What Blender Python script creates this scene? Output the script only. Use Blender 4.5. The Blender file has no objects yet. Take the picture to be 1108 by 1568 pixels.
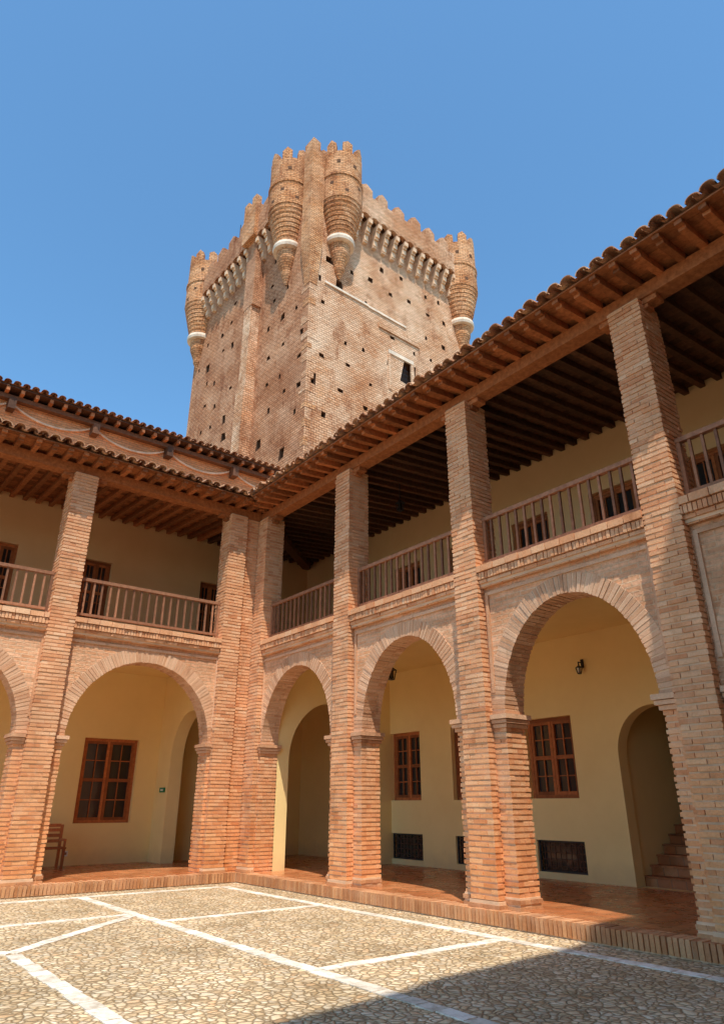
import bpy, bmesh, math, random
from mathutils import Vector, Matrix
random.seed(7)
R=random.random
U=random.uniform
scene=bpy.context.scene
# ---------------------------------------------------------------- materials
def nt(name):
    m=bpy.data.materials.new(name); m.use_nodes=True
    t=m.node_tree; t.nodes.clear()
    o=t.nodes.new('ShaderNodeOutputMaterial'); b=t.nodes.new('ShaderNodeBsdfPrincipled')
    t.links.new(b.outputs[0],o.inputs[0]); b.inputs['Roughness'].default_value=.9
    b.inputs['Specular IOR Level'].default_value=.25
    return m,t,b
def N(t,typ,**k):
    n=t.nodes.new(typ)
    for a,v in k.items(): setattr(n,a,v)
    return n
def L(t,a,b): t.links.new(a,b)
def c4(c): return (c[0],c[1],c[2],1)
def mixc(t,fac,a,b,mode='MIX'):
    n=t.nodes.new('ShaderNodeMix'); n.data_type='RGBA'; n.blend_type=mode
    for s,v in ((0,fac),(6,a),(7,b)):
        if hasattr(v,'links'): L(t,v,n.inputs[s])
        elif s==0: n.inputs[0].default_value=v
        else: n.inputs[s].default_value=c4(v)
    return n.outputs[2]
def ramp(t,src,stops,interp='LINEAR'):
    n=t.nodes.new('ShaderNodeValToRGB'); n.color_ramp.interpolation=interp
    e=n.color_ramp.elements
    while len(e)<len(stops): e.new(.5)
    for i,(p,c) in enumerate(stops):
        e[i].position=p; e[i].color=c4(c) if hasattr(c,'__len__') else (c,c,c,1)
    L(t,src,n.inputs[0]); return n.outputs[0]
def noise(t,vec,scale,detail=4,rough=.6):
    n=N(t,'ShaderNodeTexNoise'); n.inputs['Scale'].default_value=scale
    n.inputs['Detail'].default_value=detail; n.inputs['Roughness'].default_value=rough
    L(t,vec,n.inputs['Vector']); return n.outputs['Fac']
def bump(t,b,h,strength,dist=.02,prev=None):
    n=N(t,'ShaderNodeBump'); n.inputs['Strength'].default_value=strength; n.inputs['Distance'].default_value=dist
    L(t,h,n.inputs['Height'])
    if prev: L(t,prev,n.inputs['Normal'])
    L(t,n.outputs[0],b.inputs['Normal']); return n.outputs[0]
def obj_co(t): return t.nodes.new('ShaderNodeTexCoord').outputs['Object']
def uv_co(t): return t.nodes.new('ShaderNodeTexCoord').outputs['UV']
def scaled(t,vec,s):
    mp=N(t,'ShaderNodeMapping'); L(t,vec,mp.inputs[0]); mp.inputs['Scale'].default_value=s; return mp.outputs[0]

def m_bricks(name,cols,patch=(.84,.58,.38),pamt=.38):
    m,t,b=nt(name); g=t.nodes.new('ShaderNodeNewGeometry'); o=obj_co(t)
    n=len(cols); c=ramp(t,g.outputs['Random Per Island'],[(i/(n-1),cols[i]) for i in range(n)])
    z=N(t,'ShaderNodeSeparateXYZ'); L(t,o,z.inputs[0])
    hz=N(t,'ShaderNodeMath',operation='MULTIPLY_ADD'); L(t,noise(t,o,.8,4),hz.inputs[0]); hz.inputs[1].default_value=2.0; L(t,z.outputs[2],hz.inputs[2])
    hh=N(t,'ShaderNodeMath',operation='MULTIPLY'); L(t,hz.outputs[0],hh.inputs[0]); hh.inputs[1].default_value=.1
    c=mixc(t,1.0,c,ramp(t,hh.outputs[0],[(.08,(1.06,.88,.64)),(.42,(1.0,1.0,1.0))]),'MULTIPLY')
    w=ramp(t,noise(t,o,.9,5),[(.35,(.84,.78,.73)),(.65,(1.08,1.05,1.02))])
    c=mixc(t,1.0,c,w,'MULTIPLY')
    p=ramp(t,noise(t,o,2.3,6,.7),[(.48,0.0),(.7,pamt)])
    c=mixc(t,p,c,patch)
    q=ramp(t,noise(t,scaled(t,o,(1.7,1.7,.6)),1.4,6,.7),[(.30,(.62,.55,.5)),(.44,(1,1,1))])
    c=mixc(t,.8,c,q,'MULTIPLY')
    s=ramp(t,noise(t,o,38,3,.7),[(.3,(.80,.77,.74)),(.7,(1.08,1.08,1.08))])
    c=mixc(t,.8,c,s,'MULTIPLY')
    L(t,c,b.inputs['Base Color']); bump(t,b,noise(t,o,45,5,.7),.7,.012)
    return m
def m_brickwall(name,c1,c2,mort,bw=.28,rh=.078,ms=.013,patch=(.6,.48,.38),pamt=.5,bstr=.8,bd=.015,nsc=.6,dark=(.72,.64,.58),joint=.75,streak=.80,stain=0.):
    m,t,b=nt(name); uv=uv_co(t); o=obj_co(t)
    nn=N(t,'ShaderNodeTexNoise'); nn.inputs['Scale'].default_value=1.6; L(t,o,nn.inputs['Vector'])
    vm=N(t,'ShaderNodeVectorMath',operation='SCALE'); L(t,nn.outputs['Color'],vm.inputs[0]); vm.inputs['Scale'].default_value=rh*.6
    va=N(t,'ShaderNodeVectorMath',operation='ADD'); L(t,uv,va.inputs[0]); L(t,vm.outputs[0],va.inputs[1])
    k=N(t,'ShaderNodeTexBrick'); L(t,va.outputs[0],k.inputs['Vector'])
    k.inputs['Scale'].default_value=1; k.inputs['Brick Width'].default_value=bw; k.inputs['Row Height'].default_value=rh
    k.inputs['Mortar Size'].default_value=ms; k.inputs['Mortar Smooth'].default_value=.3
    k.inputs['Color1'].default_value=c4(c1);k.inputs['Color2'].default_value=c4(c2);k.inputs['Mortar'].default_value=c4(mort)
    c=k.outputs['Color']
    p=ramp(t,noise(t,o,nsc*1.7,8,.75),[(.44,0.0),(.58,pamt)])
    c=mixc(t,p,c,patch)
    w=ramp(t,noise(t,o,nsc,7,.7),[(.34,dark),(.58,(1.1,1.08,1.05))])
    c=mixc(t,1.0,c,w,'MULTIPLY')
    if stain:
        q=ramp(t,noise(t,scaled(t,o,(1,1,.45)),nsc*4,9,.78),[(.37,(.55,.38,.28)),(.48,(1,1,1))])
        c=mixc(t,stain,c,q,'MULTIPLY')
    st=ramp(t,noise(t,scaled(t,o,(.5,.5,1/(rh*1.3))),1.0,3,.6),[(.3,(streak,streak*.96,streak*.93)),(.65,(1.08,1.08,1.08))])
    c=mixc(t,1.0,c,st,'MULTIPLY')
    c=mixc(t,k.outputs['Fac'],c,mixc(t,1.0,c,(joint,joint*.96,joint*.92),'MULTIPLY'))
    s=ramp(t,noise(t,o,1.6/rh,3,.75),[(.32,(.74,.70,.67)),(.62,(1.1,1.1,1.1))])
    c=mixc(t,.7,c,s,'MULTIPLY')
    L(t,c,b.inputs['Base Color'])
    inv=N(t,'ShaderNodeMath',operation='SUBTRACT'); inv.inputs[0].default_value=1; L(t,k.outputs['Fac'],inv.inputs[1])
    p1=bump(t,b,inv.outputs[0],bstr,bd); bump(t,b,noise(t,o,1.2/rh,6,.75),.7,bd*1.6,p1)
    return m
def m_plain(name,col,rough=.9,var=.12,nsc=1.5,bs=.2,spec=.25,metal=0):
    m,t,b=nt(name); o=obj_co(t)
    w=ramp(t,noise(t,o,nsc,5),[(.3,(1-var,)*3),(.7,(1+var*.5,)*3)])
    c=mixc(t,1.0,col,w,'MULTIPLY'); L(t,c,b.inputs['Base Color'])
    b.inputs['Roughness'].default_value=rough; b.inputs['Specular IOR Level'].default_value=spec; b.inputs['Metallic'].default_value=metal
    bump(t,b,noise(t,o,nsc*18,4),bs,.01); return m
def m_plaster(name,col):
    m,t,b=nt(name); o=obj_co(t)
    w=ramp(t,noise(t,o,.5,6,.65),[(.3,(.92,.89,.84)),(.7,(1.03,1.03,1.03))])
    c=mixc(t,1.0,col,w,'MULTIPLY')
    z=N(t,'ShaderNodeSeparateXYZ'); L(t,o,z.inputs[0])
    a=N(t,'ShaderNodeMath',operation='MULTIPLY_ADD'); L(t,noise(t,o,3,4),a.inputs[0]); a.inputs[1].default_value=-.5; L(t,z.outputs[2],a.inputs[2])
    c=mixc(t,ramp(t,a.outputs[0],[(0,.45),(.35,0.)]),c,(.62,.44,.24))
    L(t,c,b.inputs['Base Color']); bump(t,b,noise(t,o,9,5),.15,.01); return m
def m_wood(name,c1,c2):
    m,t,b=nt(name); o=obj_co(t); g=t.nodes.new('ShaderNodeNewGeometry')
    f=noise(t,scaled(t,o,(9,9,9)),1.3,7,.7)
    c=ramp(t,f,[(.3,c1),(.7,c2)])
    w=ramp(t,g.outputs['Random Per Island'],[(0,(.55,.52,.5)),(1,(1.3,1.22,1.15))])
    c=mixc(t,1.0,c,w,'MULTIPLY'); L(t,c,b.inputs['Base Color']); b.inputs['Roughness'].default_value=.7
    bump(t,b,f,.4,.01); return m

MAT={}
MAT['pier']=m_bricks('pier_brick',[(.70,.31,.15),(.84,.45,.24),(.88,.51,.29),(.78,.38,.19),(.90,.58,.36)])
MAT['kerb']=m_bricks('kerb_brick',[(.46,.25,.15),(.58,.34,.22),(.68,.44,.29),(.52,.28,.16)],pamt=.3)
MAT['vous']=m_bricks('arch_voussoir_brick',[(.62,.34,.20),(.74,.45,.28),(.82,.54,.36),(.66,.36,.20)],pamt=.3)
MAT['mortar']=m_plain('lime_mortar',(.80,.54,.34),.95,.25,3,.6)
MAT['wall']=m_brickwall('facade_brickwork',(.74,.38,.20),(.86,.50,.31),(.86,.60,.40),patch=(.86,.58,.38),pamt=.35,dark=(.78,.68,.60),joint=.9)
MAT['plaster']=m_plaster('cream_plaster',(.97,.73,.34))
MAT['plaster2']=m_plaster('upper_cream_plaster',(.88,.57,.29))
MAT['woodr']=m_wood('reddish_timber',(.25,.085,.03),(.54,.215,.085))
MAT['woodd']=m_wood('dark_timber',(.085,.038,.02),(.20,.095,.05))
MAT['woodw']=m_wood('window_timber',(.32,.10,.035),(.54,.19,.065))
MAT['rail']=m_wood('railing_timber',(.22,.10,.055),(.42,.21,.12))
MAT['tile']=m_bricks('clay_roof_tile',[(.38,.17,.09),(.55,.28,.15),(.68,.43,.26),(.40,.22,.14),(.60,.30,.15)],pamt=.3)
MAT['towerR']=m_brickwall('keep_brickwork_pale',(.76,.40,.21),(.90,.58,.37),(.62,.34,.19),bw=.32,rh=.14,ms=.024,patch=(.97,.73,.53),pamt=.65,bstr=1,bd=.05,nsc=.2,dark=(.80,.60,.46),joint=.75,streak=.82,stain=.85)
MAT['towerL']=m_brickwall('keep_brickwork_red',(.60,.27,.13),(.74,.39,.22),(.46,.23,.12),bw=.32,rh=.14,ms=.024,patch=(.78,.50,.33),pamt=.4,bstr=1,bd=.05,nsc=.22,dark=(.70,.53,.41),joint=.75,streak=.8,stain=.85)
MAT['turret']=m_brickwall('turret_brickwork',(.74,.33,.13),(.86,.47,.24),(.54,.27,.13),bw=.32,rh=.14,ms=.024,patch=(.88,.57,.36),pamt=.4,bstr=1,bd=.05,nsc=.4,dark=(.68,.52,.40),joint=.75,streak=.8,stain=.8)
MAT['stone']=m_plain('pale_limestone',(.86,.68,.52),.9,.3,2.5,.7)
MAT['corbel']=m_plain('corbel_brick',(.84,.56,.36),.9,.35,3.5,.8)
MAT['hole']=m_plain('recess_shade_and_grille',(.14,.07,.04),1,.2,3,.3)  # dark tone puts the shade of holes into the colour; grille bars share it
m,t,b=nt('white_paving_stone'); o=obj_co(t); g=t.nodes.new('ShaderNodeNewGeometry')
c=ramp(t,g.outputs['Random Per Island'],[(0,(.66,.59,.49)),(.5,(.80,.72,.61)),(1,(.88,.81,.71))])
c=mixc(t,1.,c,ramp(t,noise(t,o,7,6,.7),[(.35,(.70,.65,.58)),(.55,(1.05,1.05,1.05))]),'MULTIPLY')
L(t,c,b.inputs['Base Color']); bump(t,b,noise(t,o,40,4),.5,.01); MAT['strip']=m
MAT['iron']=m_plain('wrought_iron',(.02,.02,.022),.5,.2,6,.1,.5)
MAT['sign']=m_plain('exit_sign_green',(.01,.22,.09),.4,.05,3,0)
MAT['white']=m_plain('white_plastic',(.8,.8,.78),.5,.03,3,0)
MAT['rooms']=m_brickwall('orange_brick_render',(.78,.31,.12),(.84,.40,.18),(.78,.42,.22),patch=(.84,.42,.22),pamt=.4)
m,t,b=nt('window_glass'); b.inputs['Base Color'].default_value=(.03,.03,.03,1); b.inputs['Roughness'].default_value=.1; b.inputs['Specular IOR Level'].default_value=.9
bump(t,b,noise(t,obj_co(t),3,2),.15,.02); MAT['glass']=m
m,t,b=nt('terracotta_floor'); o=obj_co(t)
k=N(t,'ShaderNodeTexBrick'); L(t,o,k.inputs['Vector']); k.inputs['Scale'].default_value=1; k.inputs['Brick Width'].default_value=.28; k.inputs['Row Height'].default_value=.28
k.offset=0; k.inputs['Mortar Size'].default_value=.007
k.inputs['Color1'].default_value=(.48,.15,.05,1);k.inputs['Color2'].default_value=(.62,.25,.10,1);k.inputs['Mortar'].default_value=(.28,.14,.08,1)
w=ramp(t,noise(t,o,1.2,5),[(.3,(.72,.68,.64)),(.7,(1.1,1.1,1.1))])
L(t,mixc(t,1.,k.outputs['Color'],w,'MULTIPLY'),b.inputs['Base Color'])
L(t,ramp(t,noise(t,o,4,4),[(.3,.16),(.7,.45)]),b.inputs['Roughness']); b.inputs['Specular IOR Level'].default_value=.5
bump(t,b,k.outputs['Fac'],-.3,.004); MAT['terra']=m
m,t,b=nt('river_cobbles'); o=obj_co(t)
nn=N(t,'ShaderNodeTexNoise'); nn.inputs['Scale'].default_value=4; L(t,o,nn.inputs['Vector'])
vm=N(t,'ShaderNodeVectorMath',operation='SCALE'); L(t,nn.outputs['Color'],vm.inputs[0]); vm.inputs['Scale'].default_value=.14
va=N(t,'ShaderNodeVectorMath',operation='ADD'); L(t,o,va.inputs[0]); L(t,vm.outputs[0],va.inputs[1])
v=N(t,'ShaderNodeTexVoronoi'); v.inputs['Scale'].default_value=12; L(t,va.outputs[0],v.inputs['Vector'])
v2=N(t,'ShaderNodeTexVoronoi',feature='DISTANCE_TO_EDGE'); v2.inputs['Scale'].default_value=12; L(t,va.outputs[0],v2.inputs['Vector'])
sx=N(t,'ShaderNodeSeparateColor'); L(t,v.outputs['Color'],sx.inputs[0])
c=ramp(t,sx.outputs[0],[(0,(.50,.36,.22)),(.2,(.78,.60,.38)),(.45,(.88,.70,.47)),(.65,(.66,.55,.41)),(.82,(.92,.78,.58)),(1,(.74,.48,.27))])
e=ramp(t,v2.outputs['Distance'],[(.01,0.),(.15,1.)])
c=mixc(t,e,(.34,.245,.145),c)
w=ramp(t,noise(t,o,.7,7,.72),[(.36,(.72,.68,.60)),(.6,(1.08,1.05,1.0))])
c=mixc(t,1.,c,w,'MULTIPLY')
c=mixc(t,.7,c,ramp(t,noise(t,o,35,3,.7),[(.3,(.78,.76,.73)),(.7,(1.1,1.1,1.1))]),'MULTIPLY')
L(t,c,b.inputs['Base Color']); b.inputs['Roughness'].default_value=.75
h=ramp(t,v2.outputs['Distance'],[(0,0.),(.2,.75),(.5,1.)])
p1=bump(t,b,h,.85,.026); bump(t,b,noise(t,o,30,4),.3,.015,p1); MAT['cobble']=m
MAT['earth']=m_plain('dry_earth',(.36,.28,.18),1,.3,.3,.5)

# ---------------------------------------------------------------- mesh builder
class MB:
    def __init__(s,f=None): s.v=[];s.f=[];s.m=[];s.mats=[];s.fn=f
    def mi(s,mat):
        if mat not in s.mats: s.mats.append(mat)
        return s.mats.index(mat)
    def face(s,pts,mat):
        b=len(s.v)
        for p in pts: s.v.append(s.fn(*p) if s.fn else tuple(p))
        s.f.append(tuple(range(b,b+len(pts)))); s.m.append(s.mi(mat))
    def hexa(s,p,mat):
        b=len(s.v)
        for q in p: s.v.append(s.fn(*q) if s.fn else tuple(q))
        for q in ((0,3,2,1),(4,5,6,7),(0,1,5,4),(1,2,6,5),(2,3,7,6),(3,0,4,7)):
            s.f.append(tuple(b+i for i in q)); s.m.append(s.mi(mat))
    def box(s,x0,x1,y0,y1,z0,z1,mat):
        s.hexa([(x0,y0,z0),(x1,y0,z0),(x1,y1,z0),(x0,y1,z0),(x0,y0,z1),(x1,y0,z1),(x1,y1,z1),(x0,y1,z1)],mat)
    def grid(s,rows,mat,close=False):
        b=len(s.v); n=len(rows[0])
        for r in rows:
            for p in r: s.v.append(s.fn(*p) if s.fn else tuple(p))
        for i in range(len(rows)-1):
            for j in range(n if close else n-1):
                k=(j+1)%n
                s.f.append((b+i*n+j,b+i*n+k,b+(i+1)*n+k,b+(i+1)*n+j)); s.m.append(s.mi(mat))
    def done(s,name,parent=None,smooth=False):
        me=bpy.data.meshes.new(name); me.from_pydata(s.v,[],s.f)
        for mt in s.mats: me.materials.append(MAT[mt])
        me.polygons.foreach_set('material_index',s.m)
        bm=bmesh.new(); bm.from_mesh(me); bmesh.ops.recalc_face_normals(bm,faces=bm.faces)
        uvl=bm.loops.layers.uv.new('UVMap')
        for f in bm.faces:
            n=f.normal; ax,ay,az=abs(n.x),abs(n.y),abs(n.z)
            f.smooth=smooth
            for l in f.loops:
                c=l.vert.co
                if az>ax and az>ay: l[uvl].uv=(c.x,c.y)
                elif ax>ay: l[uvl].uv=(c.y+.13,c.z)
                else: l[uvl].uv=(c.x,c.z)
        bm.to_mesh(me); bm.free()
        o=bpy.data.objects.new(name,me); scene.collection.objects.link(o)
        if parent: o.parent=parent
        return o
def empty(name,loc=(0,0,0),rz=0):
    e=bpy.data.objects.new(name,None); e.location=loc; e.rotation_euler=(0,0,rz); e.empty_display_size=.5
    scene.collection.objects.link(e); return e

def brickcol(mb,a0,a1,d0,d1,z0,z1,mat='pier',pitch=.078,bh=.054,jit=.008):
    mb.box(a0+.017,a1-.017,d0+.017,d1-.017,z0,z1,'mortar')
    n=int((z1-z0)/pitch); pt=(z1-z0)/n; g=.005
    for i in range(n):
        z=z0+i*pt+U(-.003,.003); zt=z+bh+U(-.003,.003); bd=min(.11,(d1-d0)*.45)
        def run(l0,l1,fixed,horiz):
            L_=l1-l0; k=max(1,round(L_/.27)); w=L_/k
            cuts=[l0]+[l0+w*(j+(.5 if i%2 else 1)) for j in range(k if i%2 else k-1)]+[l1]
            if len(cuts)>2 and cuts[-1]-cuts[-2]<.04: cuts.pop(-2)
            for j in range(len(cuts)-1):
                q0,q1=cuts[j]+(g if j else 0),cuts[j+1]-(g if j<len(cuts)-2 else 0)
                e0=U(-jit,jit) if j==0 else 0; e1=U(-jit,jit) if j==len(cuts)-2 else 0
                f0,f1=fixed; f0+=U(-jit,jit)
                lo,hi=min(f0,f1),max(f0,f1)
                if horiz: mb.box(q0+e0,q1+e1,lo,hi,z,zt,mat)
                else: mb.box(lo,hi,q0,q1,z,zt,mat)
        run(a0,a1,(d0,d0+bd),True); run(a0,a1,(d1,d1-bd),True)
        if d1-d0>2*bd+.03:
            run(d0+bd+g,d1-bd-g,(a0,a0+bd),False); run(d0+bd+g,d1-bd-g,(a1,a1-bd),False)

def arch_wall(mb,A0,A1,a0,a1,d0,d1,zs,rise,zt,mf,mi,ring=0.,below=None):
    mid=(a0+a1)/2; h=(a1-a0)/2; n=30
    P=[]
    for i in range(n+1):
        th=math.pi*i/n; P.append((mid-h*math.cos(th),zs+rise*math.sin(th)))
    for d in (d0,d1):
        for i in range(n):
            (p,q),(r,s_)=P[i],P[i+1]
            mb.face([(p,d,q),(r,d,s_),(r,d,zt),(p,d,zt)],mf)
        if A0<a0: mb.face([(A0,d,zs),(a0,d,zs),(a0,d,zt),(A0,d,zt)],mf)
        if A1>a1: mb.face([(a1,d,zs),(A1,d,zs),(A1,d,zt),(a1,d,zt)],mf)
        if below is not None:
            if A0<a0: mb.face([(A0,d,below),(a0,d,below),(a0,d,zs),(A0,d,zs)],mf)
            if A1>a1: mb.face([(a1,d,below),(A1,d,below),(A1,d,zs),(a1,d,zs)],mf)
    for i in range(n):
        (p,q),(r,s_)=P[i],P[i+1]
        mb.face([(p,d0,q),(r,d0,s_),(r,d1,s_),(p,d1,q)],mi)
    if below is not None:
        for a in (a0,a1): mb.face([(a,d0,below),(a,d1,below),(a,d1,zs),(a,d0,zs)],mi)
    if ring:
        M=400; T=[]
        for i in range(M+1):
            th=math.pi*i/M; T.append((mid-h*math.cos(th),zs+rise*math.sin(th)))
        S=[0]
        for i in range(M): S.append(S[-1]+math.dist(T[i],T[i+1]))
        k=int(S[-1]/.07); pt=S[-1]/k; j=0
        Q=[]
        for c in range(k):
            s0=(c+.5)*pt
            while S[j+1]<s0: j+=1
            tx,tz=T[j+1][0]-T[j][0],T[j+1][1]-T[j][1]; l=math.hypot(tx,tz); tx/=l;tz/=l
            nx,nz=-tz,tx; x,z=T[j]; Q.append((x,z,nx,nz))
            wi=.027; wo=.027*(1+ring/h*.75); o=U(-.006,.006); r1=ring+U(-.01,.01); r0=-.012+U(-.005,.005)
            dm=d0+(.24 if c%2 else .3)
            for (da,db) in ((d0-.012+o,dm-.006),(dm+.006,d1+.008)):
                mb.hexa([(x+nx*r0-tx*wi,da,z+nz*r0-tz*wi),(x+nx*r0+tx*wi,da,z+nz*r0+tz*wi),(x+nx*r0+tx*wi,db,z+nz*r0+tz*wi),(x+nx*r0-tx*wi,db,z+nz*r0-tz*wi),
                         (x+nx*r1-tx*wo,da,z+nz*r1-tz*wo),(x+nx*r1+tx*wo,da,z+nz*r1+tz*wo),(x+nx*r1+tx*wo,db,z+nz*r1+tz*wo),(x+nx*r1-tx*wo,db,z+nz*r1-tz*wo)],'vous')
        for c in range(k-1):
            x,z,nx,nz=Q[c]; x2,z2,nx2,nz2=Q[c+1]
            mb.face([(x,d0-.003,z),(x2,d0-.003,z2),(x2+nx2*ring,d0-.003,z2+nz2*ring),(x+nx*ring,d0-.003,z+nz*ring)],'mortar')

def holed_wall(mb,a0,a1,z0,z1,d,rects,mat,thick=.3):
    As=sorted({a0,a1,*[r[0] for r in rects],*[r[1] for r in rects]}); Zs=sorted({z0,z1,*[r[2] for r in rects],*[r[3] for r in rects]})
    for i in range(len(As)-1):
        for j in range(len(Zs)-1):
            ca=(As[i]+As[i+1])/2; cz=(Zs[j]+Zs[j+1])/2
            if any(r[0]<ca<r[1] and r[2]<cz<r[3] for r in rects): continue
            mb.face([(As[i],d,Zs[j]),(As[i+1],d,Zs[j]),(As[i+1],d,Zs[j+1]),(As[i],d,Zs[j+1])],mat)
    for (p,q,u,v) in rects:
        e=d+thick
        mb.face([(p,d,u),(p,e,u),(p,e,v),(p,d,v)],mat); mb.face([(q,d,u),(q,e,u),(q,e,v),(q,d,v)],mat)
        mb.face([(p,d,u),(q,d,u),(q,e,u),(p,e,u)],mat); mb.face([(p,d,v),(q,d,v),(q,e,v),(p,e,v)],mat)

def window(mb,a0,a1,z0,z1,d,rows=4,cols=2,wood='woodw',panel=False):
    f=.07
    mb.box(a0,a0+f,d,d+.09,z0,z1,wood); mb.box(a1-f,a1,d,d+.09,z0,z1,wood)
    mb.box(a0+f,a1-f,d,d+.09,z0,z0+f,wood); mb.box(a0+f,a1-f,d,d+.09,z1-f,z1,wood)
    mb.box(a0+f,a1-f,d+.075,d+.085,z0+f,z1-f,'glass')
    m=(a0+a1)/2
    for (p,q) in ((a0+f,m-.004),(m+.004,a1-f)):
        s=.065
        mb.box(p,p+s,d+.015,d+.07,z0+f,z1-f,wood); mb.box(q-s,q,d+.015,d+.07,z0+f,z1-f,wood)
        zz0=z0+f; zz1=z1-f
        mb.box(p+s,q-s,d+.017,d+.07,zz0,zz0+s,wood); mb.box(p+s,q-s,d+.017,d+.07,zz1-s,zz1,wood)
        if panel:
            mb.box(p+s,q-s,d+.03,d+.07,zz0+s,zz0+(zz1-zz0)*.33,wood); zb=zz0+(zz1-zz0)*.33
        else: zb=zz0
        mb.box(p+s,q-s,d+.017,d+.07,zb+(zz1-zb)*.5-.04,zb+(zz1-zb)*.5+.04,wood)
        for r in range(1,rows):
            z=zb+(zz1-zb)*r/rows; mb.box(p+s,q-s,d+.04,d+.065,z-.012,z+.012,wood)
        for c in range(1,cols):
            a=p+s+(q-p-2*s)*c/cols; mb.box(a-.012,a+.012,d+.035,d+.067,zb+.05,zz1-s,wood)

# ---------------------------------------------------------------- gallery wing
ZF=.205; ZS=2.92; ZC=5.05; ZB=5.42; ZP=8.82; HB=.27; WD=.16
IMP=((.035,ZS-.20,ZS-.145),(.07,ZS-.135,ZS-.08),(.095,ZS-.07,ZS))
def wing(name,fn,piers,half,openings,corner,end,depth,over,rects_low,rects_up,ceil,rise,corner_pil,is_right):
    root=empty(name)
    P=MB(fn)
    for c in piers:
        brickcol(P,c-HB,c+HB,0,.26,.0,ZB)
        brickcol(P,c-HB,c+HB,0,.56,ZB,ZP)
        brickcol(P,c-HB-.04,c+HB+.04,-.035,.2,0,.30,'kerb')
        brickcol(P,c-half,c+half,WD,.62,.19,ZS-.1)
        brickcol(P,c-half-.035,c+half+.035,WD-.035,.62,.19,.36,'kerb')
        for sg in (-1,1):
            e=c+sg*half
            for k,(o,za,zb) in enumerate(IMP):
                lo,hi=sorted((c+sg*(HB+.02),e+sg*o)); P.box(lo,hi,WD-o,.62+o*.6,za,zb,'vous')
    lo,hi=corner_pil
    brickcol(P,lo,hi,0,.26,0,ZB); brickcol(P,lo,hi,0,.54,ZB,ZP); brickcol(P,lo-.03,hi+.03,-.035,.2,0,.30,'kerb')
    P.done('brick_piers',root)
    W=MB(fn)
    for i,(a0,a1) in enumerate(openings):
        A1=corner[1] if i==0 else piers[i-1]
        A0=piers[i] if i<len(piers) else end
        arch_wall(W,A0,A1,a0,a1,WD+.01,.61,ZS,rise,ZC+.3,'wall','mortar',.29)
        zt_=ZC-.10; e0,e1=a0-.16,a1+.16
        if i==0: e1=min(e1,lo-.02)
        for (p,q) in ((e0-.06,e0),(e1,e1+.06)):
            W.box(p,q,WD-.022,WD+.012,ZS+.35,zt_,'vous')
        W.box(e0,e1,WD-.022,WD+.012,zt_-.055,zt_,'vous')
    W2=MB(fn); brickcol(W2,corner[0],corner[1],WD,.62,.0,ZS-.1)
    for k,(o,za,zb) in enumerate(IMP):
        W2.box(corner[0]-o,lo-.005,WD-o,.62+o*.6,za,zb,'vous')
    W2.done('corner_pier',root)
    W.done('arcade_wall',root)
    C=MB(fn)
    segs=[]; marks=[(p-HB,p+HB) for p in piers]; prev=lo
    for (p,q) in marks: segs.append((q,prev)); prev=p
    segs.append((end,prev))
    for (p,q) in segs:
        C.box(p,q,.08,.615,ZC,ZB-.02,'mortar')
        def course(z0,z1,d,w):
            a=p+.004
            while a<q-.01:
                b=min(a+w*U(.93,1.05),q-.003); C.box(a,b,d+U(-.008,.008),.3,z0,z1+U(-.004,.004),'pier'); a=b+.012
        course(ZC-.02,ZC+.035,.09,.26); course(ZC+.05,ZC+.105,.05,.26)
        course(ZC+.12,ZC+.235,.015,.055); course(ZC+.25,ZB-.012,-.01,.27)
    C.box(end,.2 if is_right else -.02,-.10,.2,.0,.185,'mortar')
    a=end
    while a<(.15 if is_right else -.16):
        o=U(-.01,.01); C.box(a,a+.055,-.13+o,.18,.02,.2+U(-.008,.006),'kerb'); a+=.073
    C.done('cornice_and_kerb',root)
    F=MB(fn); aend=corner[2]
    F.box(end,aend,.18,depth,.0,ZF,'terra'); F.done('arcade_floor',root)
    F=MB(fn)
    F.box(end,aend,.63,depth-.002,5.0,5.22,'plaster'); F.box(end,aend,.625,depth-.002,5.225,5.4,'terra'); F.done('gallery_floor_slab',root)
    B=MB(fn); ae=corner[3]
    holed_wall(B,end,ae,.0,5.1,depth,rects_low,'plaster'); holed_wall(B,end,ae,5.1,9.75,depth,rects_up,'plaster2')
    B.done('back_wall',root)
    sl=.09; zr=lambda d:9.06+sl*(d-.3)
    T=MB(fn); wd=ceil
    T.box(end,.3 if is_right else .09,.08,.38,ZP,ZP+.235,'woodr')
    for c in list(piers)+[(lo+hi)/2]:
        T.box(c-.5,c+.5,.12,.34,ZP-.09,ZP-.003,'woodr')
        T.box(c-.34,c+.34,.14,.32,ZP-.16,ZP-.093,'woodr')
    a=end+.05
    while a<aend-.1:
        s=max(-over,a)
        if s<depth-.2:
            def rb(s,e,w,h,mat,up=0):
                T.hexa([(a-w,s,zr(s)+up),(a+w,s,zr(s)+up),(a+w,e,zr(e)+up),(a-w,e,zr(e)+up),(a-w,s,zr(s)+h+up),(a+w,s,zr(s)+h+up),(a+w,e,zr(e)+h+up),(a-w,e,zr(e)+h+up)],mat)
            if s<.08:
                rb(s+.1,.1,.055,.13,'woodr'); rb(s,s+.1,.055,.07,'woodr',.06)
            rb(max(.1,s),depth,.055,.13,wd)
        a+=.345+U(-.015,.015)
    d=-over-.03
    while d<depth:
        e=min(d+.18,depth); m=wd if d>.1 else 'woodr'
        a1=min(aend,d); z0=zr(d)+.132; z1=zr(e-.01)+.132
        T.hexa([(end,d,z0),(a1,d,z0),(a1,e-.008,z1),(end,e-.008,z1),(end,d,z0+.025),(a1,d,z0+.025),(a1,e-.008,z1+.025),(end,e-.008,z1+.025)],m)
        d=e
    T.done('roof_timbers',root)
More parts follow.
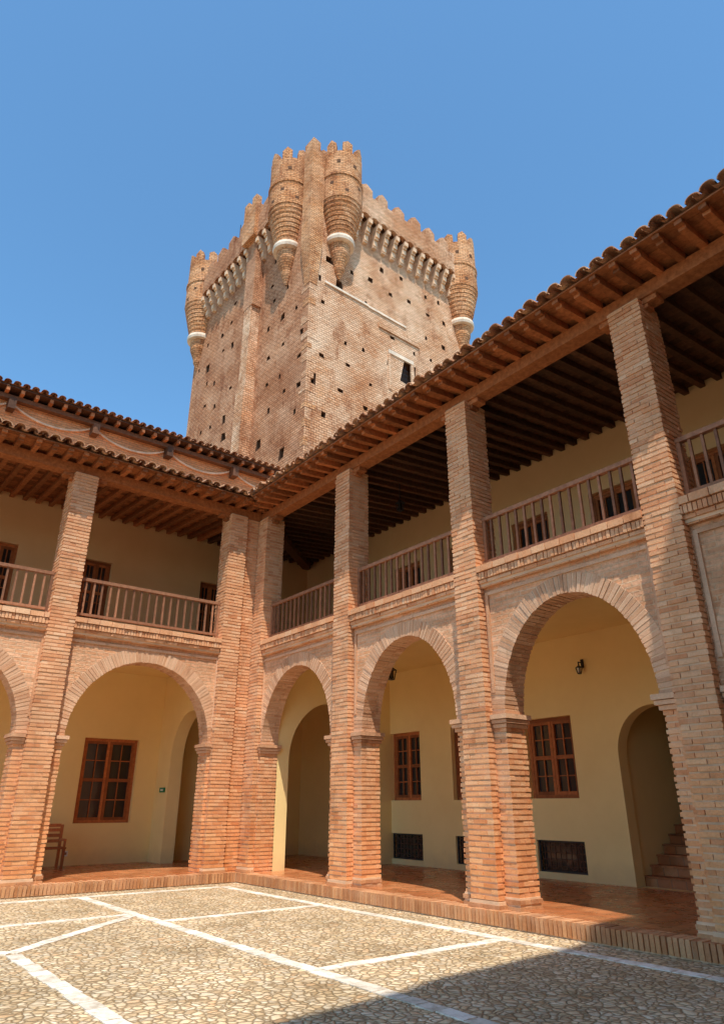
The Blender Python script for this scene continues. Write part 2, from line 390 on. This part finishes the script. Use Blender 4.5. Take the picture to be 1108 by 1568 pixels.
    K=MB(fn); ts=.22; ze=zr(-over)+.185; zt=lambda d:ze+ts*(d+over)
    dk=-over-.02; top=6.2; tt=min(top,aend)
    K.face([(end,dk,zt(dk)),(dk,dk,zt(dk)),(tt,tt,zt(tt)),(aend,top,zt(top)),(end,top,zt(top))],'tile')
    K.face([(end,top,zt(top)),(aend,top,zt(top)),(aend,top+4.5,zt(top)-1.2),(end,top+4.5,zt(top)-1.2)],'tile')
    def tile(a,s,e,r0,r1,sg,up):
        rows=[]
        for (dd,r) in ((s,r0),(e,r1)):
            rows.append([(a+r*math.cos(math.pi*j/8),dd,zt(dd)+up+sg*r*.85*math.sin(math.pi*j/8)) for j in range(9)])
        K.grid(rows,'tile')
        if sg>0:
            rows=[[(a+(r0-.016)*math.cos(math.pi*j/8),s,zt(s)+up+(r0-.016)*.85*math.sin(math.pi*j/8)) for j in range(9)],
                  [(a+r0*math.cos(math.pi*j/8),s,zt(s)+up+r0*.85*math.sin(math.pi*j/8)) for j in range(9)]]
            K.grid(rows,'tile')
            rows=[rows[0],[(a+(r1-.016)*math.cos(math.pi*j/8),e,zt(e)+up+(r1-.016)*.85*math.sin(math.pi*j/8)) for j in range(9)]]
            K.grid(rows,'tile')
    a=end+.1
    while a<aend:
        s=max(-over-.12,a)+U(-.045,.045); aj=a+U(-.018,.018); q=s
        while q<min(s+3.2,top):
            tile(aj+U(-.006,.006),q,q+.46,.112,.088,1,.055+U(-.01,.018)); q+=.38
        if q<top-.3: tile(aj,q,top,.1,.1,1,.04)
        tile(aj+.125,s+.02+U(-.02,.02),s+2.5,.085,.1,-1,.085)
        a+=.25
    K.done('clay_tile_roof',root)
    G=MB(fn); segs=[]; prev=lo
    for (p,q) in marks: segs.append((q,prev)); prev=p
    for (p,q) in segs:
        G.box(p,q,.24,.33,6.32,6.39,'rail'); G.box(p,q,.255,.315,5.52,5.575,'rail')
        n=int((q-p)/.185)
        for i in range(1,n):
            a=p+(q-p)*i/n+U(-.006,.006); w=.02
            G.box(a-w,a+w,.265,.305,5.575,6.32,'rail')
        for a in (p+.03,q-.03): G.box(a-.03,a+.03,.25,.32,5.4,6.32,'rail')
    G.done('wooden_railing',root)
    return root

fR=lambda a,d,z:(d,a,z)
fL=lambda a,d,z:(a,d,z)
pr=[-3.8,-7.5,-11.2,-14.9]; hr=.53
opR=[(-3.27,-.42),(-6.97,-4.33),(-10.67,-8.03),(-14.37,-11.73)]
lowR=[(-1.6,-.42,1.7,3.38),(-3.95,-2.75,1.7,3.38),(-6.33,-5.07,1.72,3.35),(-1.6,-.42,.33,.92),(-3.95,-2.75,.33,.92),(-6.33,-5.15,.33,.92),(-9.05,-7.35,.205,3.4)]
upR=[(y-.55,y+.55,5.42,8.05) for y in (-1.3,-3.55,-5.8,-8.05,-10.3,-12.5)]
DR=4.2; DL=4.0
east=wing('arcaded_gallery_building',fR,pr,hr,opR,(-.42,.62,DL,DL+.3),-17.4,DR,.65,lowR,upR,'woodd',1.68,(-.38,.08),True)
pl=[-4.7,-9.0,-13.3]
opL=[(-4.23,-.95),(-8.53,-5.17),(-12.83,-9.47)]
lowL=[(-2.62,-1.15,1.16,3.24),(-7.4,-5.95,1.16,3.24)]
upL=[(x-.4,x+.4,5.42,8.1) for x in (-5.55,-3.0,.6)]
west=wing('arcaded_gallery_building',fL,pl,.47,opL,(-.95,.159,.175,DR-.002),-14.0,DL,.5,lowL,upL,'woodr',1.72,(-.88,-.38),False)
P=MB(); brickcol(P,-.33,.10,.10,.50,0,ZP); P.done('corner_angle_pier',west)
root=empty('corner_gallery_roof')
T=MB(fL); zr=lambda d:9.06+.09*(d-.3)
x=.35
while x<DR:
    s=x
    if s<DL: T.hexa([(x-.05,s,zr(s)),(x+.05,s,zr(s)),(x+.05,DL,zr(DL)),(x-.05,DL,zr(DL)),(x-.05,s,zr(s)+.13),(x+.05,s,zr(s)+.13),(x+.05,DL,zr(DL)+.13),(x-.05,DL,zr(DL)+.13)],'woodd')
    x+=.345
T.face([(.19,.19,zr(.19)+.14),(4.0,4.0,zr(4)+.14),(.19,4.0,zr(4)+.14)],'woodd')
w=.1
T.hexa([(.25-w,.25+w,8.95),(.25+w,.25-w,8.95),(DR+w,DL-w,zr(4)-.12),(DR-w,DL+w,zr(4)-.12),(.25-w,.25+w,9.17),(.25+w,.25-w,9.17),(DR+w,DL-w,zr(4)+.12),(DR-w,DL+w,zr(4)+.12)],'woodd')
T.done('valley_beam_and_rafters',root)
K=MB(); ze=lambda d:9.06+.09*(-.5-.3)+.185+.22*(d+.5)
K.face([(.19,.19,ze(.19)),(6.2,6.2,ze(6.2)),(.19,6.2,ze(6.2))],'tile'); K.done('roof_deck',root)

def fit(fn,rects,d,root,kind):
    M_=MB(fn)
    for r in rects:
        if kind=='v':
            M_.box(r[0],r[1],d+.16,d+.2,r[2],r[3],'glass')
            for (p,q,u,v) in ((r[0],r[1],r[2],r[2]+.035),(r[0],r[1],r[3]-.035,r[3]),(r[0],r[0]+.035,r[2]+.036,r[3]-.036),(r[1]-.035,r[1],r[2]+.036,r[3]-.036)):
                M_.box(p,q,d+.05,d+.09,u,v,'iron')
            n=9
            for i in range(n+1):
                a=r[0]+(r[1]-r[0])*i/n; M_.box(a-.007,a+.007,d+.07,d+.085,r[2],r[3],'hole')
            for j in range(6):
                z=r[2]+(r[3]-r[2])*j/5; M_.box(r[0],r[1],d+.086,d+.1,z-.007,z+.007,'hole')
            for i in range(5):
                for j in range(2):
                    ca=r[0]+(r[1]-r[0])*(i+.5)/5; cz=r[2]+(r[3]-r[2])*(j+.5)/2
                    for k in range(10):
                        t0,t1=2*math.pi*k/10,2*math.pi*(k+1)/10
                        q=lambda t,rr:(ca+rr*math.cos(t),cz+rr*math.sin(t))
                        A,B_,C_,D_=q(t0,.085),q(t1,.085),q(t1,.1),q(t0,.1)
                        M_.face([(A[0],d+.06,A[1]),(B_[0],d+.06,B_[1]),(C_[0],d+.06,C_[1]),(D_[0],d+.06,D_[1])],'hole')
        else:
            window(M_,r[0],r[1],r[2],r[3],d+.12,rows=4 if kind=='w' else 3,panel=(kind=='d'))
    M_.done({'v':'ventilation_grilles','w':'ground_floor_windows','d':'gallery_french_windows'}[kind],root)
fit(fR,lowR[:3],DR,east,'w'); fit(fR,lowR[3:6],DR,east,'v'); fit(fR,upR,DR,east,'d')
fit(fL,lowL,DL,west,'w'); fit(fL,upL,DL,west,'d')
D=MB(fR)
arch_wall(D,-9.05,-7.35,-9.049,-7.351,DR+.002,DR+.3,2.5,.88,3.4,'plaster','plaster')
x1=9.0; y0=-9.1; y1=-7.3
D.face([(y1,DR+.3,.2),(y1,x1,.2),(y1,x1,6),(y1,DR+.3,6)],'plaster')
D.face([(y0,DR+.3,.2),(y0,x1,.2),(y0,x1,6),(y0,DR+.3,6)],'plaster')
D.face([(y0,x1,.2),(y1,x1,.2),(y1,x1,6),(y0,x1,6)],'plaster')
D.face([(y0,DR+.3,4.6),(y0,x1,6),(y1,x1,6),(y1,DR+.3,4.6)],'plaster')
D.face([(y0,DR+.3,.2),(y0,x1,.2),(y1,x1,.2),(y1,DR+.3,.2)],'terra')
D.face([(y0,DR+.302,3.4),(y1,DR+.302,3.4),(y1,DR+.302,6),(y0,DR+.302,6)],'plaster')
D.done('doorway_passage',east)
S=MB(fR)
for i in range(14):
    d=DR+.36+.27*i; S.box(y0+.01,y1-.01,d,x1-.01,.2+.172*i,.2+.172*(i+1)-.035,'terra'); S.box(y0+.012,y1-.012,d-.03,x1-.01,.2+.172*(i+1)-.035,.2+.172*(i+1)-.001,'woodr')
S.done('stair_flight',east)
X=MB(fL); arch_wall(X,.622,DR-.002,.95,3.6,-.42,-.06,2.6,1.45,4.998,'plaster','plaster',0,ZF); X.done('transverse_arch_wall',east)
X=MB(fR); arch_wall(X,.622,DL-.002,1.0,3.15,-.55,-.2,2.75,1.15,4.998,'plaster','plaster',0,ZF); X.done('transverse_arch_wall',west)
X=MB(fL); window(X,1.3,2.5,ZF,2.5,DL-.12,rows=3,panel=True); X.box(1.22,1.3,DL-.14,DL-.002,ZF,2.58,'woodw'); X.box(2.5,2.58,DL-.14,DL-.002,ZF,2.58,'woodw'); X.box(1.3,2.5,DL-.14,DL-.002,2.5,2.58,'woodw'); X.done('corner_double_door',west)
M_=MB(); M_.box(9.1,9.4,-17.4,8,0,10,'rooms'); M_.done('rear_wall',east)

# ---------------------------------------------------------------- upper brick wing behind west gallery
root=empty('upper_brick_wing_building')
B=MB(); B.box(-14,3.2,DL+.31,8.8,9.3,12.55,'rooms'); B.box(-14,3.2,DL+.45,8.8,0,9.3,'rooms'); B.done('walls',root)
B=MB(); x=-13.9
while x<3.4:
    B.box(x-.05,x+.05,DL-.12,DL+.6,12.56,12.68,'woodr'); x+=.4
B.box(-14.2,3.5,DL-.14,9.1,12.685,12.72,'woodd'); B.box(-14.2,3.5,DL+.1,DL+.305,12.42,12.555,'woodd')
x=-13.3
while x<3:
    B.box(x-.1,x+.1,DL-.02,DL+.305,12.08,12.42,'woodd'); x+=2.4
B.done('eave_timbers',root)
B=MB(); x=-13.3
while x<3:
    n=16
    for i in range(n):
        u0,u1=-1+2*i/n,-1+2*(i+1)/n; c=x+1.2
        f=lambda u:11.98+.30*(abs(u)**2.2)
        p,q=c+1.08*u0,c+1.08*u1
        B.hexa([(p,DL+.25,f(u0)),(q,DL+.25,f(u1)),(q,DL+.32,f(u1)),(p,DL+.32,f(u0)),(p,DL+.25,f(u0)+.06),(q,DL+.25,f(u1)+.06),(q,DL+.32,f(u1)+.06),(p,DL+.32,f(u0)+.06)],'corbel')
    x+=2.4
B.done('swag_moulding',root)
B=MB(); x=-14.1
zt=lambda d:12.74+.25*(d-(DL-.2))
B.face([(-14.2,DL-.15,zt(DL-.15)),(3.5,DL-.15,zt(DL-.15)),(3.5,6.5,zt(6.5)),(-14.2,6.5,zt(6.5))],'tile')
B.face([(-14.2,6.5,zt(6.5)),(3.5,6.5,zt(6.5)),(3.5,9.1,12.7),(-14.2,9.1,12.7)],'tile')
while x<3.5:
    s=DL-.22+U(-.04,.04)
    for (a,sg,r) in ((x,1,.1),(x+.125,-1,.09)):
        B.grid([[(a+r*math.cos(math.pi*j/6),d,zt(d)+(.05 if sg>0 else .08)+sg*r*.85*math.sin(math.pi*j/6)) for j in range(7)] for d in (s,s+.45,6.5)],'tile')
    x+=.25
B.done('clay_tile_roof',root)

# ---------------------------------------------------------------- keep tower
keep=empty('castle_keep_tower',(7.3,9.5,-.55),math.radians(2))
WX,WY,HT=13.2,13.9,35.5
def cells(mb,fn,a0,a1,z0,z1,ca,cz,mat,special=None):
    na=round((a1-a0)/ca); nz=round((z1-z0)/cz); ca=(a1-a0)/na; cz=(z1-z0)/nz
    for i in range(na):
        for j in range(nz):
            A,B_,C_,D_=a0+i*ca,a0+(i+1)*ca,z0+j*cz,z0+(j+1)*cz
            off=.22*ca if j%2 else -.18*ca
            hw,hh=U(.10,.20),U(.10,.19); m=(A+B_)/2+off*.6+U(-.28,.28); n=(C_+D_)/2+U(-.38,.38); dp=.5
            if special and A<=special[0]<B_ and C_<=special[1]<D_: m,n,hw,hh,dp=(A+B_)/2,(C_+D_)/2,.6,.8,.6
            elif R()<.30:
                mb.face([fn(A,0,C_),fn(B_,0,C_),fn(B_,0,D_),fn(A,0,D_)],mat); continue
            elif R()<.16: hw*=1.5; hh*=1.7
            o=[(A,C_),(B_,C_),(B_,D_),(A,D_)]
            h=[(m-hw*U(.6,1.3),n-hh*U(.7,1.1)),(m+hw*U(.6,1.3),n-hh*U(.8,1.2)),(m+hw*U(.5,1.1),n+hh*U(.8,1.3)),(m-hw*U(.5,1.2),n+hh*U(.8,1.2))]
            for k in range(4):
                l=(k+1)%4
                mb.face([fn(o[k][0],0,o[k][1]),fn(o[l][0],0,o[l][1]),fn(h[l][0],0,h[l][1]),fn(h[k][0],0,h[k][1])],mat)
                mb.face([fn(h[k][0],0,h[k][1]),fn(h[l][0],0,h[l][1]),fn(h[l][0],dp,h[l][1]),fn(h[k][0],dp,h[k][1])],'hole')
            mb.face([fn(p,dp,q) for p,q in h],'hole')
K=MB()
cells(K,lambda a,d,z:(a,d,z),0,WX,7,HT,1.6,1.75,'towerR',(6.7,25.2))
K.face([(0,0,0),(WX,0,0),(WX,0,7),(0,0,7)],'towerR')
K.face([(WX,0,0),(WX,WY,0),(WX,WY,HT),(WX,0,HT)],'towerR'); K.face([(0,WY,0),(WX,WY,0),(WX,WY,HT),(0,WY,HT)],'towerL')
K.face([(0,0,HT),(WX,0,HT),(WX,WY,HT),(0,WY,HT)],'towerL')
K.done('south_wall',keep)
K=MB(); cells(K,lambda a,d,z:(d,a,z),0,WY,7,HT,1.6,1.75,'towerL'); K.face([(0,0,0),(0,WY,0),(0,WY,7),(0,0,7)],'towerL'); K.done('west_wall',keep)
K=MB(); z=8.0
while z<28.5:
    a=U(.2,.7); b_=U(.2,.7); h_=U(.15,.5); K.box(-.018,a,-.018,b_,z,z+h_,'turret' if R()<.5 else 'towerR'); z+=h_+U(.2,.9)
K.done('corner_quoins',keep)
K=MB()
K.box(-.7,.1,5.2,6.1,0,24,'towerR'); K.box(-.6,.1,5.25,6.05,24,30,'towerR'); K.box(-.62,.1,5.1,6.2,30,36,'towerL'); K.box(-1.0,.0,4.95,6.4,35.2,38.0,'turret')
for yy in (4.95,5.9): K.box(-1.0,-.6,yy,yy+.5,38.0,38.6,'turret')
K.done('wall_rib',keep)
K=MB()
K.box(5.75,7.75,-.06,.05,26.5,26.75,'stone'); K.box(5.72,5.95,-.05,.05,24.0,26.5,'towerR'); K.box(7.55,7.78,-.05,.05,24.0,26.5,'towerR')
K.box(5.0,8.3,-.09,.05,28.0,28.25,'towerR')
K.box(1.0,4.2,-.08,.05,29.0,29.14,'stone'); K.box(4.2,7.2,-.075,.05,28.96,29.1,'stone')
for i in range(7): K.box(6.15+.17*i,6.17+.17*i,.06,.08,24.3,26.2,'iron')
for i in range(6): K.box(6.0,7.4,.085,.1,24.4+.3*i,24.42+.3*i,'iron')
K.done('window_surround_and_grille',keep)
def turret(K,cx,cy,r=1.32,ph=0,zt=38.5):
    n=28; sh=zt-38.5
    def ring(r,z): return [(cx+r*math.cos(2*math.pi*j/n),cy+r*math.sin(2*math.pi*j/n),z+sh) for j in range(n)]
    K.grid([ring(a,z) for a,z in [(.05,29.7),(.30,30.3),(.34,30.6),(.56,31.2),(.60,31.3),(.66,32.0)]],'turret',True)
    K.grid([ring(a,z) for a,z in ((.6,31.98),(.86,32.03),(.90,32.2),(.86,32.38),(.7,32.42))],'stone',True)
    rr=.78; z=32.42; rows=[]
    k=8
    for i in range(k):
        rows+=[ring(rr,z),ring(rr+.03,z+.28)]; z+=.30; rr+=(r-.78)/k
    rows+=[ring(r,z),ring(r,36.5),ring(r+.06,36.55),ring(r+.06,36.75),ring(r-.02,36.8),ring(r-.02,38.5)]
    K.grid(rows,'turret',True)
    K.grid([ring(r-.02,38.5),ring(r-.35,38.5),ring(r-.35,37),ring(.01,37)],'turret',True)
    for (tt,zz) in ((3.6,35.9),(4.3,35.3),(5.0,36.0),(3.1,35.2),(4.7,37.5),(3.9,37.6),(5.5,35.4)):
        tt+=ph*.3; c_,s_=math.cos(tt),math.sin(tt); h=.11
        def q(rad,u,v): return (cx+rad*c_-u*s_,cy+rad*s_+u*c_,zz+sh+v)
        K.hexa([q(r-.3,-h,-h),q(r+.004,-h,-h),q(r+.004,h,-h),q(r-.3,h,-h),q(r-.3,-h,h),q(r+.004,-h,h),q(r+.004,h,h),q(r-.3,h,h)],'hole')  # nearly flush dark box, hole shade given by its colour
    m=8
    for k in range(m):
        t0=ph+2*math.pi*k/m; t1=t0+2*math.pi/m*.62; tm=(t0+t1)/2
        p=lambda rr,t,z:(cx+rr*math.cos(t),cy+rr*math.sin(t),z)
        ri,ro=r-.33,r-.015
        a_,b_=U(.6,.75),U(.85,1.0)
        for (u,v,zu,zv) in ((t0,tm,a_,b_),(tm,t1,b_,a_)):
            K.hexa([p(ri,u,zt-.01),p(ro,u,zt-.01),p(ro,v,zt-.01),p(ri,v,zt-.01),p(ri,u,zt+zu),p(ro,u,zt+zu),p(ro,v,zt+zv),p(ri,v,zt+zv)],'turret')
K=MB()
turret(K,1.95,-.1,ph=.2); turret(K,-.1,2.25,ph=.5); turret(K,WX-.8,.0,ph=.1,zt=38.0); turret(K,.0,WY-.5,ph=.35,zt=38.6)
turret(K,WX+.1,WY-.8,ph=0)
K.done('corner_turrets',keep)
K=MB()
K.hexa([(-.02,-.02,28.5),(.5,-.02,28.5),(.5,.5,28.5),(-.02,.5,28.5),(-.28,-.28,31.5),(.6,-.28,31.5),(.6,.6,31.5),(-.28,.6,31.5)],'turret')
K.box(-.28,.6,-.28,.6,31.5,38.6,'turret'); K.box(.3,1.9,.3,2.2,33,38.0,'turret')
K.hexa([(-.28,-.28,38.6),(.25,-.28,38.6),(.25,.6,38.6),(-.28,.6,38.6),(-.28,-.28,39.3),(.25,-.28,39.2),(.25,.6,39.3),(-.28,.6,39.3)],'turret')
K.done('corner_rib',keep)
def parapet(K,fn,a0,a1,mat):
    pj=-.75
    def bx(p,q,d0,d1,z0,z1,m): K.hexa([fn(*c) for c in ((p,d0,z0),(q,d0,z0),(q,d1,z0),(p,d1,z0),(p,d0,z1),(q,d0,z1),(q,d1,z1),(p,d1,z1))],m)
    bx(a0,a1,pj,pj+.35,35.45,36.9,mat)
    bx(a0,a1,pj+.352,.6,35.47,35.6,'hole')
    n=round((a1-a0)/.78); st=(a1-a0)/n
    for i in range(n+1):
        a=a0+i*st; w=.14
        for (d,z0,z1) in ((-.28,33.6,34.15),(-.5,34.15,34.65),(-.74,34.65,35.1)):
            bx(a-w,a+w,d*.8,.1,z0,z0+.12,'corbel'); bx(a-w,a+w,d,.1,z0+.12,z1-.01,'corbel')
        if i<n:
            m=8; c=a+st/2; r=st/2-.02
            for k in range(m):
                t0,t1=math.pi*k/m,math.pi*(k+1)/m
                x0,x1=c+r*math.cos(t0),c+r*math.cos(t1)
                K.hexa([fn(*q) for q in ((x0,pj,35.02+.32*math.sin(t0)),(x1,pj,35.02+.32*math.sin(t1)),(x1,pj+.3,35.02+.32*math.sin(t1)),(x0,pj+.3,35.02+.32*math.sin(t0)),
                     (x0,pj,35.46),(x1,pj,35.46),(x1,pj+.3,35.46),(x0,pj+.3,35.46))],mat)
    n=round((a1-a0)/1.3); st=(a1-a0)/n
    for i in range(n):
        p=a0+i*st+.05+U(-.05,.05); q=p+st*U(.56,.64); m=(p+q)/2; zz=37.45+U(-.08,.05)
        bx(p,q,pj,pj+.35,36.9,zz,mat)
        K.hexa([fn(*c) for c in ((p,pj,zz),(q,pj,zz),(q,pj+.35,zz),(p,pj+.35,zz),(m-.04,pj+.05,zz+.35),(m+.04,pj+.05,zz+.35),(m+.04,pj+.3,zz+.35),(m-.04,pj+.3,zz+.35))],mat)
K=MB(); parapet(K,lambda a,d,z:(a,d,z),3.1,WX-1.9,'towerR'); K.done('south_parapet',keep)
K=MB(); parapet(K,lambda a,d,z:(d,a,z),3.4,5.0,'towerL'); parapet(K,lambda a,d,z:(d,a,z),6.4,WY-1.7,'towerL'); K.done('west_parapet',keep)
K=MB(); K.box(.6,.64,10,10.04,35.5,41.0,'iron'); K.done('lightning_rod',keep)

# ---------------------------------------------------------------- unseen wall added behind the viewer, top shaped to cast the courtyard shadow
root=empty('unseen_shadow_wall')
B=MB(); prof=[(-15,9.5),(-12.7,9.8),(-12.4,17.2),(-10.6,17.9),(-8.4,18.4),(-8.0,18.8),(-6.0,19.1),(-4.9,19.5),(-3.8,19.7),(9,19.8)]
for i in range(len(prof)-1):
    (p,u),(q,v)=prof[i],prof[i+1]
    B.hexa([(p,-17.42,0),(q,-17.42,0),(q,-19,0),(p,-19,0),(p,-17.42,u),(q,-17.42,v),(q,-19,v),(p,-19,u)],'wall')
B.done('shadow_casting_profile',root)

# ---------------------------------------------------------------- ground
B=MB(); B.face([(-1500,-1500,-.01),(1500,-1500,-.01),(1500,1500,-.01),(-1500,1500,-.01)],'earth'); B.done('ground')
B=MB(); B.face([(-16,-17.42,0),(.0,-17.42,0),(.0,.1,0),(-16,.1,0)],'cobble'); B.done('courtyard_cobblestone_paving')
S=MB()
def strip(x0,y0,x1,y1,w=.085,z=.006):
    d=Vector((x1-x0,y1-y0)); L_=d.length; d/=L_; n=Vector((-d.y,d.x)); s=0
    while s<L_-.02:
        e=min(s+U(.22,.42),L_); a=Vector((x0,y0))+d*(s+.006); b_=Vector((x0,y0))+d*(e-.006); zz=z+U(0,.004)
        P=[]
        for (c,sg) in ((a,-1),(b_,-1),(b_,1),(a,1)):
            P.append(c+n*(sg*(w+U(-.016,.012))))
        S.hexa([(p.x,p.y,-.005) for p in P]+[(p.x,p.y,zz) for p in P],'strip'); s=e
strip(-.75,-17.3,-.75,-.75); strip(-15,-.75,-.84,-.75)
strip(-3.7,-17.3,-3.7,-.84)
strip(-3.61,-4.4,-.84,-4.4); strip(-3.61,-8.5,-.84,-8.5); strip(-3.61,-12.6,-.84,-12.6)
strip(-6.0,-17.3,-6.0,-5.7); strip(-3.79,-3.62,-6.0,-5.6,z=.011); strip(-8.2,-3.45,-3.79,-3.45)
strip(-6.0,-5.6,-8.2,-3.5,z=.012)
strip(-6.6,-3.36,-6.6,-.84)
S.done('white_paving_strips')

# ---------------------------------------------------------------- small objects
root=empty('wooden_bench')
B=MB(); x0,x1,y0,y1=-4.5,-3.0,2.95,3.4
for x in (x0+.04,x1-.04):
    B.box(x-.03,x+.03,y0,y0+.06,ZF,ZF+.43,'woodw'); B.box(x-.03,x+.03,y1-.06,y1,ZF,ZF+.95,'woodw'); B.box(x-.025,x+.025,y0+.0,y1-.06,ZF+.6,ZF+.65,'woodw'); B.box(x-.025,x+.025,y0+.01,y0+.05,ZF+.43,ZF+.6,'woodw')
B.box(x0,x1,y0-.02,y1-.02,ZF+.43,ZF+.47,'woodw'); B.done('seat_and_legs',root)
B=MB()
for z in (.56,.68,.80,.9): B.box(x0+.07,x1-.07,y1-.05,y1-.02,ZF+z,ZF+z+.07,'woodw')
B.done('backrest',root)
def lantern(name,x,y,z,ztop,wall=False):
    root=empty(name)
    B=MB(); w=.045 if wall else .08; h=.55 if wall else 1
    if wall:
        B.box(x,DR-.003,y-.01,y+.01,z+.22,z+.235,'iron'); B.box(DR-.03,DR-.002,y-.03,y+.03,z+.12,z+.3,'iron')
        B.box(x-.01,x+.01,y-.01,y+.01,z+.14,z+.235,'iron')
    else: B.box(x-.008,x+.008,y-.008,y+.008,z+.28,ztop,'iron')
    for sx in (-1,1):
        for sy in (-1,1): B.hexa([(x+sx*w*.6-.008,y+sy*w*.6-.008,z),(x+sx*w*.6+.008,y+sy*w*.6-.008,z),(x+sx*w*.6+.008,y+sy*w*.6+.008,z),(x+sx*w*.6-.008,y+sy*w*.6+.008,z),
            (x+sx*w-.008,y+sy*w-.008,z+.2*h),(x+sx*w+.008,y+sy*w-.008,z+.2*h),(x+sx*w+.008,y+sy*w+.008,z+.2*h),(x+sx*w-.008,y+sy*w+.008,z+.2*h)],'iron')
    B.box(x-w*.7,x+w*.7,y-w*.7,y+w*.7,z-.02,z,'iron')
    B.hexa([(x-w*1.2,y-w*1.2,z+.2*h),(x+w*1.2,y-w*1.2,z+.2*h),(x+w*1.2,y+w*1.2,z+.2*h),(x-w*1.2,y+w*1.2,z+.2*h),(x-.01,y-.01,z+.29*h),(x+.01,y-.01,z+.29*h),(x+.01,y+.01,z+.29*h),(x-.01,y+.01,z+.29*h)],'iron')
    B.done('frame',root)
    B=MB(); B.box(x-w*.5,x+w*.5,y-w*.5,y+w*.5,z+.01,z+.19*h,'white' if wall else 'glass'); B.done('glass_panes',root)
lantern('hanging_lantern',2.0,-3.1,4.3,4.998)
lantern('hanging_lantern',2.0,-3.55,8.45,9.2)
lantern('wall_lantern',4.05,-6.8,4.15,0,True)
B=MB(); B.box(-.58,-.552,3.3,3.62,1.9,2.02,'sign'); B.box(-.583,-.5805,3.38,3.54,1.94,1.98,'white'); B.done('emergency_exit_sign')
B=MB(); B.box(-2.75,-2.63,DL-.02,DL-.001,.42,.54,'white'); B.box(-2.72,-2.66,DL-.024,DL-.0205,.45,.51,'rail'); B.done('wall_socket')

# ---------------------------------------------------------------- light, sky, camera
s=Vector((-.265,-.42,1)).normalized()
sun=bpy.data.lights.new('sun','SUN'); sun.energy=5; sun.angle=math.radians(.5); sun.color=(1,.93,.82)
so=bpy.data.objects.new('sun',sun); so.rotation_euler=s.to_track_quat('Z','Y').to_euler(); so.location=(-5,-10,40); scene.collection.objects.link(so)
w=bpy.data.worlds.new('World'); scene.world=w; w.use_nodes=True; t=w.node_tree
bg=t.nodes['Background']; sk=t.nodes.new('ShaderNodeTexSky'); sk.sky_type='NISHITA'; sk.sun_disc=False
sk.sun_elevation=math.asin(s.z); sk.sun_rotation=math.atan2(s.x,s.y); sk.altitude=700; sk.air_density=1.0; sk.dust_density=.9; sk.ozone_density=1.0
g=mixc(t,1.0,sk.outputs[0],(1.06,1.60,1.74),'MULTIPLY')
t.links.new(g,bg.inputs[0]); bg.inputs[1].default_value=.15
cam=bpy.data.cameras.new('camera'); cam.sensor_fit='VERTICAL'; cam.sensor_height=36; cam.sensor_width=36; cam.lens=24; cam.clip_end=5000
co=bpy.data.objects.new('camera',cam); co.location=(-8.51,-15.48,1.6); co.rotation_euler=(math.radians(90+23.2),0,math.radians(-37.9)); scene.collection.objects.link(co)
scene.camera=co
scene.view_settings.view_transform='Standard'; scene.view_settings.look='None'; scene.view_settings.exposure=0
